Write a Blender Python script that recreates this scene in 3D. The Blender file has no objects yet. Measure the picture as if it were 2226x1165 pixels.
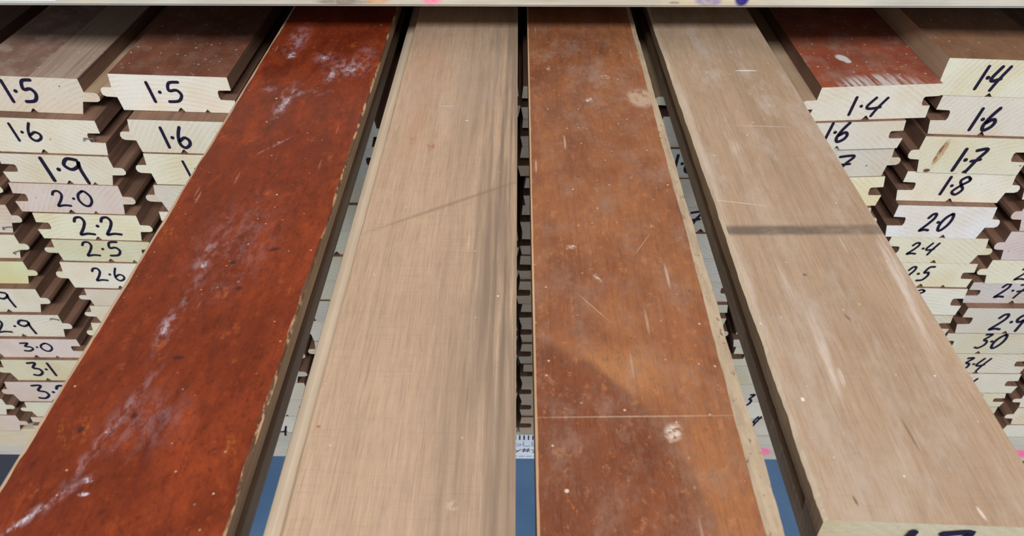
import bpy, bmesh, math, random
from mathutils import Vector
random.seed(11)
C = bpy.context.scene.collection
S = bpy.context.scene

# ---------------------------------------------------------------- camera
CZ = 1.10
cam = bpy.data.objects.new('camera', bpy.data.cameras.new('camera')); C.objects.link(cam)
cam.location = (0, -0.458, CZ)
cam.rotation_euler = (math.radians(90 - 39.5), 0, math.radians(0.45))
cam.data.sensor_width = 36.0
cam.data.lens = 1664.0 / 2226.0 * 36.0
cam.data.clip_start = 0.01
cam.data.dof.use_dof = True
cam.data.dof.focus_distance = 0.40
cam.data.dof.aperture_fstop = 26.0
S.camera = cam
# ---------------------------------------------------------------- light
W = bpy.data.worlds.new('world'); S.world = W; W.use_nodes = True
bg = W.node_tree.nodes['Background']
bg.inputs[0].default_value = (1.0, 0.99, 0.97, 1); bg.inputs[1].default_value = 0.46
def area(name, loc, target, sx, sy, power, col):
    l = bpy.data.lights.new(name, 'AREA'); l.shape = 'RECTANGLE'; l.size = sx; l.size_y = sy
    l.energy = power; l.color = col
    o = bpy.data.objects.new(name, l); C.objects.link(o); o.location = loc
    o.rotation_euler = (Vector(target) - Vector(loc)).to_track_quat('-Z', 'Y').to_euler()
    return o
area('ceiling_light', (0.0, -1.80, 2.28), (0, 0, 0.88), 1.7, 0.36, 56, (1.0, 0.985, 0.955))
S.view_settings.view_transform = 'Standard'; S.view_settings.look = 'None'
S.view_settings.gamma = 1.0; S.view_settings.use_curve_mapping = False
S.view_settings.exposure = -0.07

# ---------------------------------------------------------------- helpers
def lin(r, g, b):
    f = lambda c: (c/255/12.92) if c/255 <= .04045 else ((c/255+.055)/1.055)**2.4
    return (f(r), f(g), f(b), 1)
def obj(name, verts, faces, mats, parent=None, mi=None, loc=(0,0,0), smooth=False):
    me = bpy.data.meshes.new(name); me.from_pydata(verts, [], faces)
    for m in mats: me.materials.append(m)
    if mi: me.polygons.foreach_set('material_index', mi)
    if smooth: me.polygons.foreach_set('use_smooth', [True]*len(me.polygons))
    me.validate(); me.update()
    o = bpy.data.objects.new(name, me); C.objects.link(o); o.location = loc
    if parent: o.parent = parent
    return o
def tag(o, label, cat, group=None):
    o['label'] = label; o['category'] = cat
    if group: o['group'] = group
    return o
def box(name, lo, hi, mats, parent=None, bev=0.0):
    cx = [(lo[i]+hi[i])/2 for i in range(3)]; cx[2] = lo[2]
    bm = bmesh.new(); bmesh.ops.create_cube(bm, size=1)
    for v in bm.verts:
        for i in range(3):
            v.co[i] = (lo[i]+hi[i])/2 + v.co[i]*(hi[i]-lo[i]) - cx[i]
    if bev: bmesh.ops.bevel(bm, geom=bm.edges[:], offset=bev, segments=2, affect='EDGES')
    me = bpy.data.meshes.new(name); bm.to_mesh(me); bm.free()
    for m in mats: me.materials.append(m)
    o = bpy.data.objects.new(name, me); C.objects.link(o); o.location = cx
    if parent: o.parent = parent
    return o

class N:
    """tiny node-tree builder"""
    def __init__(s, name, rough=0.6, spec=0.3):
        s.m = bpy.data.materials.new(name); s.m.use_nodes = True
        s.t = s.m.node_tree; s.b = s.t.nodes['Principled BSDF']
        s.b.inputs['Roughness'].default_value = rough
        s.b.inputs['Specular IOR Level'].default_value = spec
        s.tc = s.t.nodes.new('ShaderNodeTexCoord').outputs['Object']
    def n(s, t): return s.t.nodes.new('ShaderNode'+t)
    def L(s, a, b): s.t.links.new(a, b)
    def put(s, v, sock):
        if hasattr(v, 'links') or isinstance(v, bpy.types.NodeSocket): s.L(v, sock)
        else: sock.default_value = v
    def mapv(s, scale=(1,1,1), loc=(0,0,0), rot=(0,0,0), src=None):
        m = s.n('Mapping'); s.L(src or s.tc, m.inputs[0])
        m.inputs['Location'].default_value = loc; m.inputs['Rotation'].default_value = rot; m.inputs['Scale'].default_value = scale
        return m.outputs[0]
    def rnd(s):
        """object coordinates shifted by a random amount per object"""
        oi = s.n('ObjectInfo'); v = s.n('VectorMath'); v.operation = 'MULTIPLY_ADD'
        s.L(oi.outputs['Random'], v.inputs[0]); v.inputs[1].default_value = (3.1, 5.7, 2.3); s.L(s.tc, v.inputs[2])
        return v.outputs[0]
    def noise(s, scale=(1,1,1), detail=4, rough=.55, src=None, sc=1.0, dist=0.0, loc=(0,0,0)):
        t = s.n('TexNoise'); s.L(s.mapv(scale, loc, src=src), t.inputs['Vector'])
        t.inputs['Scale'].default_value = sc; t.inputs['Detail'].default_value = detail; t.inputs['Roughness'].default_value = rough; t.inputs['Distortion'].default_value = dist
        return t.outputs['Fac']
    def rng(s, v, a, b, c=0.0, d=1.0, smooth=True):
        r = s.n('MapRange'); r.interpolation_type = 'SMOOTHSTEP' if smooth else 'LINEAR'
        s.L(v, r.inputs['Value'])
        for k, x in zip(('From Min','From Max','To Min','To Max'), (a,b,c,d)): r.inputs[k].default_value = x
        return r.outputs['Result']
    def math(s, op, a, b=0.0, clamp=False):
        m = s.n('Math'); m.operation = op; m.use_clamp = clamp
        s.put(a, m.inputs[0]); s.put(b, m.inputs[1]); return m.outputs[0]
    def mix(s, f, a, b, mode='MIX'):
        m = s.n('Mix'); m.data_type = 'RGBA'; m.blend_type = mode
        s.put(f, m.inputs[0]); s.put(a, m.inputs[6]); s.put(b, m.inputs[7]); return m.outputs[2]
    def blob(s, x, y, rx, ry, ang=0.0, soft=.55, amp=1.0, tex=None):
        """ragged elliptical mark at (x, y) on the board's face, radii rx, ry (metres)"""
        m = s.n('Mapping'); m.vector_type = 'TEXTURE'; s.L(s.tc, m.inputs[0])
        m.inputs['Location'].default_value = (x, y, 0); m.inputs['Rotation'].default_value = (0,0,math.radians(ang)); m.inputs['Scale'].default_value = (rx, ry, 1000)
        l = s.n('VectorMath'); l.operation = 'LENGTH'; s.L(m.outputs[0], l.inputs[0])
        v = s.rng(l.outputs['Value'], soft, 1.0, amp, 0.0)
        return s.math('MULTIPLY', v, tex) if tex else v
    def vmax(s, vs):
        r = vs[0]
        for v in vs[1:]: r = s.math('MAXIMUM', r, v)
        return r
    def specks(s, scale, r0, prob, src=None, stretch=(1,1,1)):
        """sparse small dots"""
        t = s.n('TexVoronoi'); s.L(s.mapv(stretch, src=src), t.inputs['Vector']); t.inputs['Scale'].default_value = scale
        d = s.rng(t.outputs['Distance'], r0*.5, r0, 1, 0)
        sp = s.n('SeparateColor'); s.L(t.outputs['Color'], sp.inputs[0])
        on = s.math('LESS_THAN', sp.outputs[0], prob)
        sz = s.math('MULTIPLY', d, on); return s.math('MULTIPLY', sz, s.rng(sp.outputs[1], 0, 1, .25, 1))
    def col(s, v): s.put(v, s.b.inputs['Base Color']); return s.m
    def bump(s, h, dist=.0003, strength=.6):
        b = s.n('Bump'); b.inputs['Strength'].default_value = strength; b.inputs['Distance'].default_value = dist
        s.L(h, b.inputs['Height']); s.L(b.outputs[0], s.b.inputs['Normal'])

def flat(name, c, rough=.6, spec=.3):
    k = N(name, rough, spec); return k.col(lin(*c))

# ---------------------------------------------------------------- materials
def m_endgrain(knot=False):
    k = N('end_grain', .75, .15); p = k.rnd()
    oi = k.n('ObjectInfo')
    w = k.n('TexWave'); w.wave_type = 'RINGS'; w.rings_direction = 'Y'
    rr = k.n('VectorMath'); rr.operation = 'MULTIPLY_ADD'; k.L(oi.outputs['Random'], rr.inputs[0]); rr.inputs[1].default_value = (.35, 0, .2); 
    ad = k.n('VectorMath'); ad.operation = 'ADD'; k.L(k.tc, ad.inputs[0]); ad.inputs[1].default_value = (-.13, 0, .06); k.L(ad.outputs[0], rr.inputs[2])
    k.L(rr.outputs[0], w.inputs['Vector']); w.inputs['Scale'].default_value = 95; w.inputs['Distortion'].default_value = 1.2; w.inputs['Detail'].default_value = 3; w.inputs['Detail Scale'].default_value = .3
    fine = k.noise((900,900,900), 3, .6, p)
    big = k.noise((28,28,28), 3, .5, p)
    c = k.mix(k.math('MULTIPLY', w.outputs['Fac'], k.rng(k.noise((60,60,60),3,.6,p),.35,.7,.08,.36)), oi.outputs['Color'], k.mix(1.0, oi.outputs['Color'], (.74,.66,.55,1), 'MULTIPLY'))
    c = k.mix(k.rng(big, .42, .72, 0, .55), c, k.mix(1.0, c, (.92,.80,.62,1), 'MULTIPLY'))
    c = k.mix(k.rng(fine, .35, .7, 0, .35), c, k.mix(1.0, c, (.80,.78,.74,1), 'MULTIPLY'))
    c = k.mix(k.specks(260, .25, .012, p), c, lin(120,85,60))
    if knot:
        def xz(x, z, rx, rz, an):
            m = k.n('Mapping'); m.vector_type = 'TEXTURE'; k.L(k.tc, m.inputs[0]); m.inputs['Location'].default_value = (x,0,z); m.inputs['Rotation'].default_value = (0,math.radians(an),0); m.inputs['Scale'].default_value = (rx,1000,rz)
            l = k.n('VectorMath'); l.operation = 'LENGTH'; k.L(m.outputs[0], l.inputs[0]); return k.rng(l.outputs['Value'], .6, 1, 1, 0)
        tx = k.rng(k.noise((300,300,120),4,.7), .35,.6)
        c = k.mix(k.math('MULTIPLY', xz(-.0225,.017,.0030,.0125,14), k.rng(tx,0,1,.45,1)), c, lin(176,142,106))
        c = k.mix(k.math('MULTIPLY', xz(-.0235,.018,.0012,.010,14), tx), c, lin(120,86,60))
        c = k.mix(xz(-.0275,.0025,.0030,.0018,0), c, lin(104,70,50))
    k.bump(fine, .0003, .5); return k.col(c)
def m_side(name, a, b, d, streak=1.0):
    k = N(name, .62, .25); p = k.rnd()
    g = k.noise((420, 9, 420), 5, .6, p); bl = k.noise((30, 12, 30), 4, .6, p)
    c = k.mix(k.rng(bl, .3, .7), lin(*a), lin(*b)); c = k.mix(k.rng(g, .45, .75, 0, .7*streak), c, lin(*d))
    k.bump(g, .0002, .5); return k.col(c)
M_END = m_endgrain(); M_KNOT = m_endgrain(True)
M_SIDE = m_side('oxidised_wood', (142,110,92), (112,84,70), (90,68,58))
M_INK = flat('marker_ink', (26,18,44), .5)
def m_top(name, a, b, dustc, dust, band=None):
    k = N(name, .5, .35); p = k.rnd()
    g = k.noise((520, 10, 520), 5, .6, p); bl = k.noise((45, 22, 45), 5, .6, p); du = k.noise((70, 55, 70), 6, .7, k.mapv((1,1,1),(4,2,1)))
    c = k.mix(k.rng(bl, .32, .68), lin(*a), lin(*b)); c = k.mix(k.rng(g, .5, .8, 0, .45), c, k.mix(1.0, c, (.55,.5,.48,1), 'MULTIPLY'))
    c = k.mix(k.rng(du, .42, .75, 0, dust), c, lin(*dustc))
    if band: c = k.mix(k.blob(band[0], .3, band[1], 3, 0, .93), c, k.mix(k.rng(g,.4,.7), lin(*band[2]), lin(*band[3])))
    c = k.mix(k.specks(190, .18, .8, p), c, lin(215,210,205))
    k.bump(g, .0002, .4); return k, c
k, c = m_top('worn_grey_brown_face', (164,132,116), (140,108,94), (182,168,160), .8, (.0215, .0165, (186,164,148), (164,140,124)))
M_TOP_A = k.col(c)
k, c = m_top('reddish_brown_face', (142,92,72), (118,72,54), (150,124,112), .6); M_TOP_B = k.col(c)
k, c = m_top('scraped_red_face', (172,92,64), (148,76,58), (168,142,126), .7)
sc = k.noise((420, 22, 100), 4, .6, k.mapv((1,1,1), rot=(0,0,math.radians(-8))))
edge = k.blob(0, 0, .034, .020, 0, .55)
c = k.mix(k.math('MULTIPLY', edge, k.rng(sc, .40, .62), True), c, lin(214,204,200))
c = k.mix(k.vmax([k.blob(-.012,.043,.0045,.007,20,.6), k.blob(-.010,.038,.003,.004,0,.6)]), c, lin(226,222,220))
c = k.mix(k.math('MULTIPLY', k.blob(.008,.045,.018,.014,0,.3), k.rng(k.noise((120,120,120),5,.7),.45,.65), True), c, lin(128,104,84))
M_TOP_C = k.col(c)
k, c = m_top('plain_brown_face', (158,118,88), (132,96,72), (160,136,114), .5); M_TOP_D = k.col(c)
M_PALE = m_side('bare_pale_wood', (196,172,146), (176,150,124), (150,124,100), .6)

# the four long planks
RED_SCUFF = [(-.021,.012,.010,.030,0,.85), (.003,-.014,.012,.012,0,.5), (.019,-.028,.020,.020,10,.8), (.0105,-.042,.006,.012,0,.7), (-.0095,-.070,.0060,.028,-4,1.0),
  (.002,-.062,.016,.006,8,.6), (-.021,-.058,.006,.008,30,.5), (-.0096,-.209,.0050,.014,-6,.8), (-.0105,-.252,.0048,.014,0,1.0), (-.0120,-.300,.0035,.040,-12,.55), (-.0215,-.331,.0028,.022,-40,1.0),
  (-.0085,-.235,.0030,.050,-4,.4), (-.004,-.121,.0012,.016,-38,.8), (.026,-.013,.010,.03,0,.35), (-.002,-.296,.02,.02,0,.25), (.0,-.2,.025,.05,0,.22)]
RED_BRIGHT = [(-.019,-.012,.004,.007,0,.9), (.0015,-.015,.003,.004,0,.9), (.021,-.031,.004,.004,0,.9), (-.0085,-.0755,.0022,.012,-8,.7), (.0105,-.038,.0025,.006,0,.7), (-.0085,-.2155,.0018,.003,0,.7), (-.0111,-.2535,.0020,.0045,-10,.7),
  (-.0108,-.3197,.0024,.0014,0,1.0), (-.0099,-.3246,.0022,.0010,5,1.0), (-.0235,-.3335,.0012,.009,-40,.8)]
RED_OCHRE = [(-.0296,-.195,.010,.012,40), (-.0187,-.2225,.0045,.0016,0), (-.013,-.262,.008,.0016,0), (-.024,-.30,.010,.012,0), (.03,-.31,.003,.02,10)]
RED_DENT = [(-.0064,-.2944,.0016,.0022,0), (-.0215,-.3003,.0020,.0024,0), (.003,-.214,.0022,.0018,0), (.010,-.23,.002,.002,0), (.018,-.205,.004,.002,20), (-.001,-.268,.003,.0015,0)]
def m_red():
    k = N('dark_red_varnish', .34, .22)
    mot = k.noise((230,120,10),6,.75,loc=(6,6,0)); scr = [k.specks(s_, r_, .30, k.mapv((1,.10,1),(l_,.1,0),(0,0,math.radians(a_)))) for s_,r_,l_,a_ in ((150,.10,.2,20),(150,.10,.9,-35),(120,.09,.5,70),(170,.10,.7,-5))]
    g = k.noise((260, 24, 10), 6, .65, dist=.5); bl = k.noise((60, 24, 10), 7, .68, dist=.8); bl2 = k.noise((22, 11, 10), 4, .6, loc=(3,1,0))
    fine = k.noise((650, 420, 10), 4, .7)
    c = k.mix(k.rng(bl, .30, .70), lin(96,37,18), lin(146,62,31))
    c = k.mix(k.rng(bl2, .36, .66, 0, .75), c, lin(108,42,22))
    c = k.mix(k.rng(g, .52, .74, 0, .65), c, lin(92,34,24))
    c = k.mix(k.rng(fine, .52, .70, 0, .6), c, lin(78,30,26))
    c = k.mix(k.rng(k.noise((95,60,10),5,.7,loc=(7,3,0)), .60, .72, 0, .7), c, lin(168,88,46))
    c = k.mix(k.rng(k.noise((150,80,10),5,.7,loc=(1,9,0)), .62, .74, 0, .75), c, lin(66,26,28))
    c = k.mix(k.rng(mot, .50, .70, 0, .55), c, lin(74,26,16)); c = k.mix(k.rng(mot, .46, .34, 0, .3), c, lin(160,74,32))
    c = k.mix(k.math('MULTIPLY', k.vmax(scr), .7), c, lin(176,132,118))
    rag = k.rng(k.noise((330,150,10),6,.75,loc=(2,2,0)), .42, .64); rag2 = k.rng(k.noise((700,500,10),5,.75), .42, .62)
    gl = lin(172,150,160)
    B = [k.blob(x,y,rx,ry,an,.15,am,rag) for x,y,rx,ry,an,am in RED_SCUFF]
    c = k.mix(k.math('MULTIPLY', k.vmax(B), .85), c, gl)
    g_ = k.rng(k.noise((300,45,10),5,.7,k.mapv((1,1,1),rot=(0,0,math.radians(-25)))), .45, .66)
    B = [k.blob(x,y,rx,ry,an,.2,am,rag2) for x,y,rx,ry,an,am in RED_BRIGHT]
    c = k.mix(k.vmax(B), c, lin(206,204,218))
    c = k.mix(k.vmax([k.blob(x,y,rx,ry,an,.0,.75,k.math('MULTIPLY', rag2, g_)) for x,y,rx,ry,an in RED_OCHRE]), c, lin(186,112,44))
    c = k.mix(k.vmax([k.blob(x,y,rx,ry,an,.2,.85) for x,y,rx,ry,an in RED_DENT]), c, lin(58,26,32))
    c = k.mix(k.specks(210, .11, .35), c, lin(196,160,140)); c = k.mix(k.specks(95, .07, .35, k.mapv((1,1,1),(.3,.1,0))), c, lin(222,196,160))
    k.put(k.rng(bl, .3, .7, .30, .5), k.b.inputs['Roughness'])
    k.bump(k.noise((140,60,10),5,.6), .0006, .35)
    return k.col(c)
def sepy(self):
    s = self.n('SeparateXYZ'); self.L(self.tc, s.inputs[0]); return s.outputs[1]
N.sepy = sepy
def sepx(self):
    s = self.n('SeparateXYZ'); self.L(self.tc, s.inputs[0]); return s.outputs[0]
N.sepx = sepx
BOARDS = [
 ('L1', 1, -371.1, -295.0, 872.8, 846.4, 12.8, -0.04, 'R', 1, '1.5', (-346.9, 854.5, -326.6, 870.8), 'board with worn grey-brown face and exposed edge rebate, end marked 1.5'),
 ('L1', 2, -366.9, -289.1, 846.1, 819.0, 7.5, -0.037, 'L', 1, '1.6', (-349.1, 829.0, -330.2, 842.7), 'cream board end marked 1.6, staple in its groove, under the grey-brown board'),
 ('L1', 3, -365.3, -288.4, 818.7, 794.8, 5.5, -0.035, 'R', 1, '1.9', (-336.7, 797.3, -308.7, 816.6), 'cream board end marked 1.9 in the stack topped by the grey-brown board'),
 ('L1', 4, -367.5, -289.1, 794.5, 769.2, 5.0, -0.032, 'R', 1, '2.0', (-339.7, 775.5, -311.9, 788.9), 'pinkish ring-grained board end marked 2.0 directly under the board marked 1.9'),
 ('L1', 5, -360.1, -283.5, 768.9, 745.3, 4.0, -0.029, 'R', 1, '2.2', (-331.8, 749.9, -299.8, 766.2), 'pale yellowish board end marked 2.2 above one marked 2.5'),
 ('L1', 6, -354.8, -280.8, 745.0, 724.6, 3.0, -0.027, 'L', 1, '2.5', (-333.0, 730.2, -305.2, 743.7), 'yellow-cream board end marked 2.5 between those marked 2.2 and 2.6'),
 ('L1', 7, -355.6, -280.9, 724.3, 698.2, 1.5, -0.024, 'L', 1, '2.6', (-333.4, 706.2, -309.7, 718.9), 'cream board end marked 2.6 touching the edge of the dark red plank'),
 ('L1', 8, -345.1, -272.1, 697.9, 680.2, 0.1, -0.021, 'L', 1, None, None, 'thin striped board end just under the board marked 2.6, tongue showing'),
 ('L1', 9, -347.1, -274.1, 679.9, 661.1, 0.1, -0.019, 'L', 1, None, None, 'thin board end two layers under the board marked 2.6, half behind the red plank'),
 ('L1', 10, -352.8, -278.8, 660.8, 637.6, 0.0, -0.016, 'L', 1, None, None, 'pale board end in stack under the grey-brown worn board, sixth layer above the rail'),
 ('L1', 11, -352.1, -278.1, 637.3, 614.2, 0.0, -0.013, 'R', 1, None, None, 'pale board end in stack under the grey-brown worn board, fifth layer above the rail'),
 ('L1', 12, -353.7, -279.7, 613.9, 590.7, 0.0, -0.011, 'L', 1, None, None, 'pale board end in stack under the grey-brown worn board, fourth layer above the rail'),
 ('L1', 13, -351.8, -277.8, 590.4, 567.2, 0.0, -0.008, 'R', 1, None, None, 'pale board end in stack under the grey-brown worn board, third layer above the rail'),
 ('L1', 14, -350.8, -276.8, 566.9, 543.8, 0.0, -0.005, 'R', 1, None, None, 'pale board end in stack under the grey-brown worn board, second layer above the rail'),
 ('L1', 15, -353.1, -279.1, 543.5, 520.3, 0, -0.003, 'L', 1, None, None, 'pale board end in stack under the grey-brown worn board, lowest layer above the rail'),
 ('L2', 1, -272.7, -193.8, 874.6, 848.1, 11.6, -0.03, 'L', 1, '1.5', (-249.0, 855.5, -227.0, 870.1), 'board with clean reddish-brown face, end marked 1.5, beside the dark red plank'),
 ('L2', 2, -263.3, -187.9, 847.8, 822.6, 2.2, -0.028, 'L', 1, '1.6', (-242.8, 827.1, -225.1, 842.9), 'board end marked 1.6 under the reddish-brown board, cut off by the red plank'),
 ('L2', 3, -259.9, -186.3, 822.3, 797.1, 0.7, -0.026, 'L', 1, '1.9', (-234.1, 804.0, -212.0, 817.3), 'board end with one pen stroke showing, third layer under the reddish-brown board'),
 ('L2', 4, -260.1, -186.1, 796.8, 773.9, 0.1, -0.024, 'L', 1, None, None, 'plain pale board end, fourth layer under the reddish-brown board, no mark'),
 ('L2', 5, -262.9, -189.9, 773.6, 750.8, 0.0, -0.022, 'R', 1, None, None, 'pale board end in stack under the reddish-brown board, eleventh layer above the rail'),
 ('L2', 6, -260.7, -187.7, 750.5, 727.8, 0.0, -0.02, 'L', 1, None, None, 'pale board end in stack under the reddish-brown board, tenth layer above the rail'),
 ('L2', 7, -263.1, -190.1, 727.5, 704.7, 0.0, -0.018, 'R', 1, None, None, 'pale board end in stack under the reddish-brown board, ninth layer above the rail'),
 ('L2', 8, -260.7, -187.7, 704.4, 681.7, 0.0, -0.016, 'L', 1, None, None, 'pale board end in stack under the reddish-brown board, eighth layer above the rail'),
 ('L2', 9, -260.8, -187.8, 681.4, 658.6, 0.0, -0.014, 'R', 1, None, None, 'pale board end in stack under the reddish-brown board, seventh layer above the rail'),
 ('L2', 10, -263.3, -190.3, 658.3, 635.6, 0.0, -0.012, 'L', 1, None, None, 'pale board end in stack under the reddish-brown board, sixth layer above the rail'),
 ('L2', 11, -261.5, -188.5, 635.3, 612.5, -0.0, -0.01, 'R', 1, None, None, 'pale board end in stack under the reddish-brown board, fifth layer above the rail'),
 ('L2', 12, -263.7, -190.7, 612.2, 589.5, 0.0, -0.008, 'R', 1, None, None, 'pale board end in stack under the reddish-brown board, fourth layer above the rail'),
 ('L2', 13, -261.3, -188.3, 589.2, 566.4, 0.0, -0.006, 'R', 1, None, None, 'pale board end in stack under the reddish-brown board, third layer above the rail'),
 ('L2', 14, -263.3, -190.3, 566.1, 543.4, 0.0, -0.004, 'L', 1, None, None, 'pale board end in stack under the reddish-brown board, second layer above the rail'),
 ('L2', 15, -262.9, -189.9, 543.1, 520.3, 0, -0.002, 'R', 1, '4', (-224.9, 516.0, -215.3, 529.0), 'pale board end in stack under the reddish-brown board, lowest layer above the rail'),
 ('L0', 1, -482.6, -403.7, 863.5, 837.9, 29.9, -0.012, 'R', 1, None, None, 'pale board end in outer stack beside the ring-grained board, fourteenth layer above the rail'),
 ('L0', 2, -478.9, -400.2, 837.6, 812.6, 29.5, -0.011, 'L', 1, None, None, 'pale board end in outer stack beside the ring-grained board, thirteenth layer above the rail'),
 ('L0', 3, -480.7, -402.0, 812.3, 786.8, 29.1, -0.01, 'R', 1, None, None, 'pale board end in outer stack beside the ring-grained board, twelfth layer above the rail'),
 ('L0', 4, -479.3, -400.6, 786.5, 762.1, 28.7, -0.009, 'R', 1, None, None, 'pale board end in outer stack beside the ring-grained board, eleventh layer above the rail'),
 ('L0', 5, -475.6, -395.3, 761.8, 735.0, 26.1, -0.009, 'R', 1, None, None, 'tongued pale board end at the picture edge level with the ring-grained 2.0 board'),
 ('L0', 6, -473.0, -398.4, 734.7, 711.1, 23.4, -0.008, 'R', 1, None, None, 'pale board end with a staple at its tongue, beside the 2.2 board'),
 ('L0', 7, -474.2, -399.1, 710.8, 687.3, 19.3, -0.007, 'R', 1, None, None, 'greenish-yellow board end at the picture edge beside the 2.6 board'),
 ('L0', 8, -469.7, -395.2, 687.0, 661.3, 12.7, -0.006, 'R', 1, '2.9', (-452.5, 668.5, -419.0, 683.9), 'board end with only a large 9 showing, above the board marked 2.9'),
 ('L0', 9, -459.4, -384.9, 661.0, 635.7, 9.5, -0.005, 'R', 1, '2.9', (-444.6, 640.6, -411.2, 655.2), 'cream board end marked 2.9, staple on top, directly above 3.0'),
 ('L0', 10, -453.3, -377.3, 635.4, 613.0, 6.5, -0.004, 'L', 1, '3.0', (-428.2, 620.8, -401.8, 630.5), 'pinkish striped board end marked 3.0 above the board marked 3.1'),
 ('L0', 11, -450.9, -375.8, 612.7, 586.6, 3.5, -0.003, 'L', 1, '3.1', (-429.5, 593.0, -408.6, 609.0), 'yellow-cream board end marked 3.1 beside the dark red plank'),
 ('L0', 12, -457.5, -382.3, 586.3, 560.2, 1.5, -0.003, 'L', 1, '3.2', (-435.5, 564.4, -400.7, 581.9), 'grooved board end with a lone 3 showing, under the board marked 3.1'),
 ('L0', 13, -449.6, -375.5, 559.9, 539.8, 0.6, -0.002, 'L', 1, None, None, 'short visible corner of pale board end under the lone 3, by the red plank'),
 ('L0', 14, -452.0, -378.0, 539.5, 520.3, 0, -0.001, 'R', 1, None, None, 'dark-edged board end lowest beside the red plank, lying on the pale rail'),
 ('LX', 1, -545.1, -469.8, 614.1, 589.0, 1.8, 0.0, 'R', 1, None, None, 'pale board end in outermost stack past the 3.1 board, fourth layer above the rail'),
 ('LX', 2, -544.4, -473.2, 588.7, 564.6, 1.2, 0.0, 'R', 1, None, None, 'pale board end with rounded tongue at the picture edge beside the lone 3'),
 ('LX', 3, -543.7, -468.6, 564.3, 542.3, 0.6, 0.0, 'R', 1, None, None, 'white board end with a ragged tongue at the picture edge, second layer above the rail'),
 ('LX', 4, -543.0, -465.0, 542.0, 520.3, 0, 0.0, 'R', 1, None, None, 'pinkish board end with splintered tongue lying on the rail at the picture edge'),
 ('L3', 1, -171.6, -96.5, 876.0, 852.6, 0.6, 0.0, 'L', 1, None, None, 'pale board end in stack carrying the dark red plank, fifteenth layer above the rail'),
 ('L3', 2, -171.4, -96.4, 852.3, 828.8, 0.4, 0.0, 'R', 1, None, None, 'pale board end in stack carrying the dark red plank, fourteenth layer above the rail'),
 ('L3', 3, -172.8, -97.5, 828.5, 805.1, 1.9, 0.0, 'L', 1, None, None, 'pale board end in stack carrying the dark red plank, thirteenth layer above the rail'),
 ('L3', 4, -170.7, -95.3, 804.8, 781.4, 2.5, 0.0, 'R', 1, None, None, 'pale board end in stack carrying the dark red plank, twelfth layer above the rail'),
 ('L3', 5, -172.5, -97.6, 781.1, 757.6, -0.3, 0.0, 'L', 1, None, None, 'pale board end in stack carrying the dark red plank, eleventh layer above the rail'),
 ('L3', 6, -171.0, -95.8, 757.3, 733.9, 1.4, 0.0, 'R', 1, None, None, 'pale board end in stack carrying the dark red plank, tenth layer above the rail'),
 ('L3', 7, -170.6, -95.7, 733.6, 710.2, -1.0, 0.0, 'R', 1, None, None, 'pale board end in stack carrying the dark red plank, ninth layer above the rail'),
 ('L3', 8, -171.1, -95.7, 709.9, 686.4, 2.4, 0.0, 'R', 1, None, None, 'pale board end in stack carrying the dark red plank, eighth layer above the rail'),
 ('L3', 9, -169.3, -94.2, 686.1, 662.7, 0.8, 0.0, 'L', 1, None, None, 'pale board end in stack carrying the dark red plank, seventh layer above the rail'),
 ('L3', 10, -173.6, -98.2, 662.4, 639.0, 2.4, 0.0, 'L', 1, None, None, 'pale board end in stack carrying the dark red plank, sixth layer above the rail'),
 ('L3', 11, -171.2, -95.9, 638.7, 615.2, 1.9, 0.0, 'L', 1, None, None, 'pale board end in stack carrying the dark red plank, fifth layer above the rail'),
 ('L3', 12, -172.7, -97.3, 614.9, 591.5, 2.0, 0.0, 'R', 1, None, None, 'pale board end in stack carrying the dark red plank, fourth layer above the rail'),
 ('L3', 13, -170.7, -96.0, 591.2, 567.8, -1.4, 0.0, 'R', 1, None, None, 'pale board end in stack carrying the dark red plank, third layer above the rail'),
 ('L3', 14, -171.3, -96.0, 567.5, 544.0, 2.4, 0.0, 'R', 1, None, None, 'pale board end in stack carrying the dark red plank, second layer above the rail'),
 ('L3', 15, -169.4, -94.4, 543.7, 520.3, 0, 0.0, 'L', 1, None, None, 'pale board end in stack carrying the dark red plank, lowest layer above the rail'),
 ('L4', 1, -73.8, -0.1, 876.0, 852.6, 0.7, 0.0, 'L', 1, None, None, 'pale board end in stack carrying the sanded pale plank, fifteenth layer above the rail'),
 ('L4', 2, -75.6, -2.4, 852.3, 828.8, -1.6, 0.0, 'L', 1, None, None, 'pale board end in stack carrying the sanded pale plank, fourteenth layer above the rail'),
 ('L4', 3, -76.9, -3.0, 828.5, 805.1, 2.1, 0.0, 'L', 1, None, None, 'pale board end in stack carrying the sanded pale plank, thirteenth layer above the rail'),
 ('L4', 4, -76.2, -2.3, 804.8, 781.4, 2.2, 0.0, 'L', 1, None, None, 'pale board end in stack carrying the sanded pale plank, twelfth layer above the rail'),
 ('L4', 5, -76.5, -3.3, 781.1, 757.6, -1.9, 0.0, 'L', 1, None, None, 'pale board end in stack carrying the sanded pale plank, eleventh layer above the rail'),
 ('L4', 6, -73.5, 0.1, 757.3, 733.9, 0.6, 0.0, 'L', 1, None, None, 'pale board end in stack carrying the sanded pale plank, tenth layer above the rail'),
 ('L4', 7, -74.4, -0.6, 733.6, 710.2, 1.8, 0.0, 'L', 1, None, None, 'pale board end in stack carrying the sanded pale plank, ninth layer above the rail'),
 ('L4', 8, -76.9, -3.4, 709.9, 686.4, -0.2, 0.0, 'L', 1, None, None, 'pale board end in stack carrying the sanded pale plank, eighth layer above the rail'),
 ('L4', 9, -75.5, -2.2, 686.1, 662.7, -1.3, 0.0, 'L', 1, None, None, 'pale board end in stack carrying the sanded pale plank, seventh layer above the rail'),
 ('L4', 10, -74.1, -0.4, 662.4, 639.0, 1.0, 0.0, 'L', 1, None, None, 'pale board end in stack carrying the sanded pale plank, sixth layer above the rail'),
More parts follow.
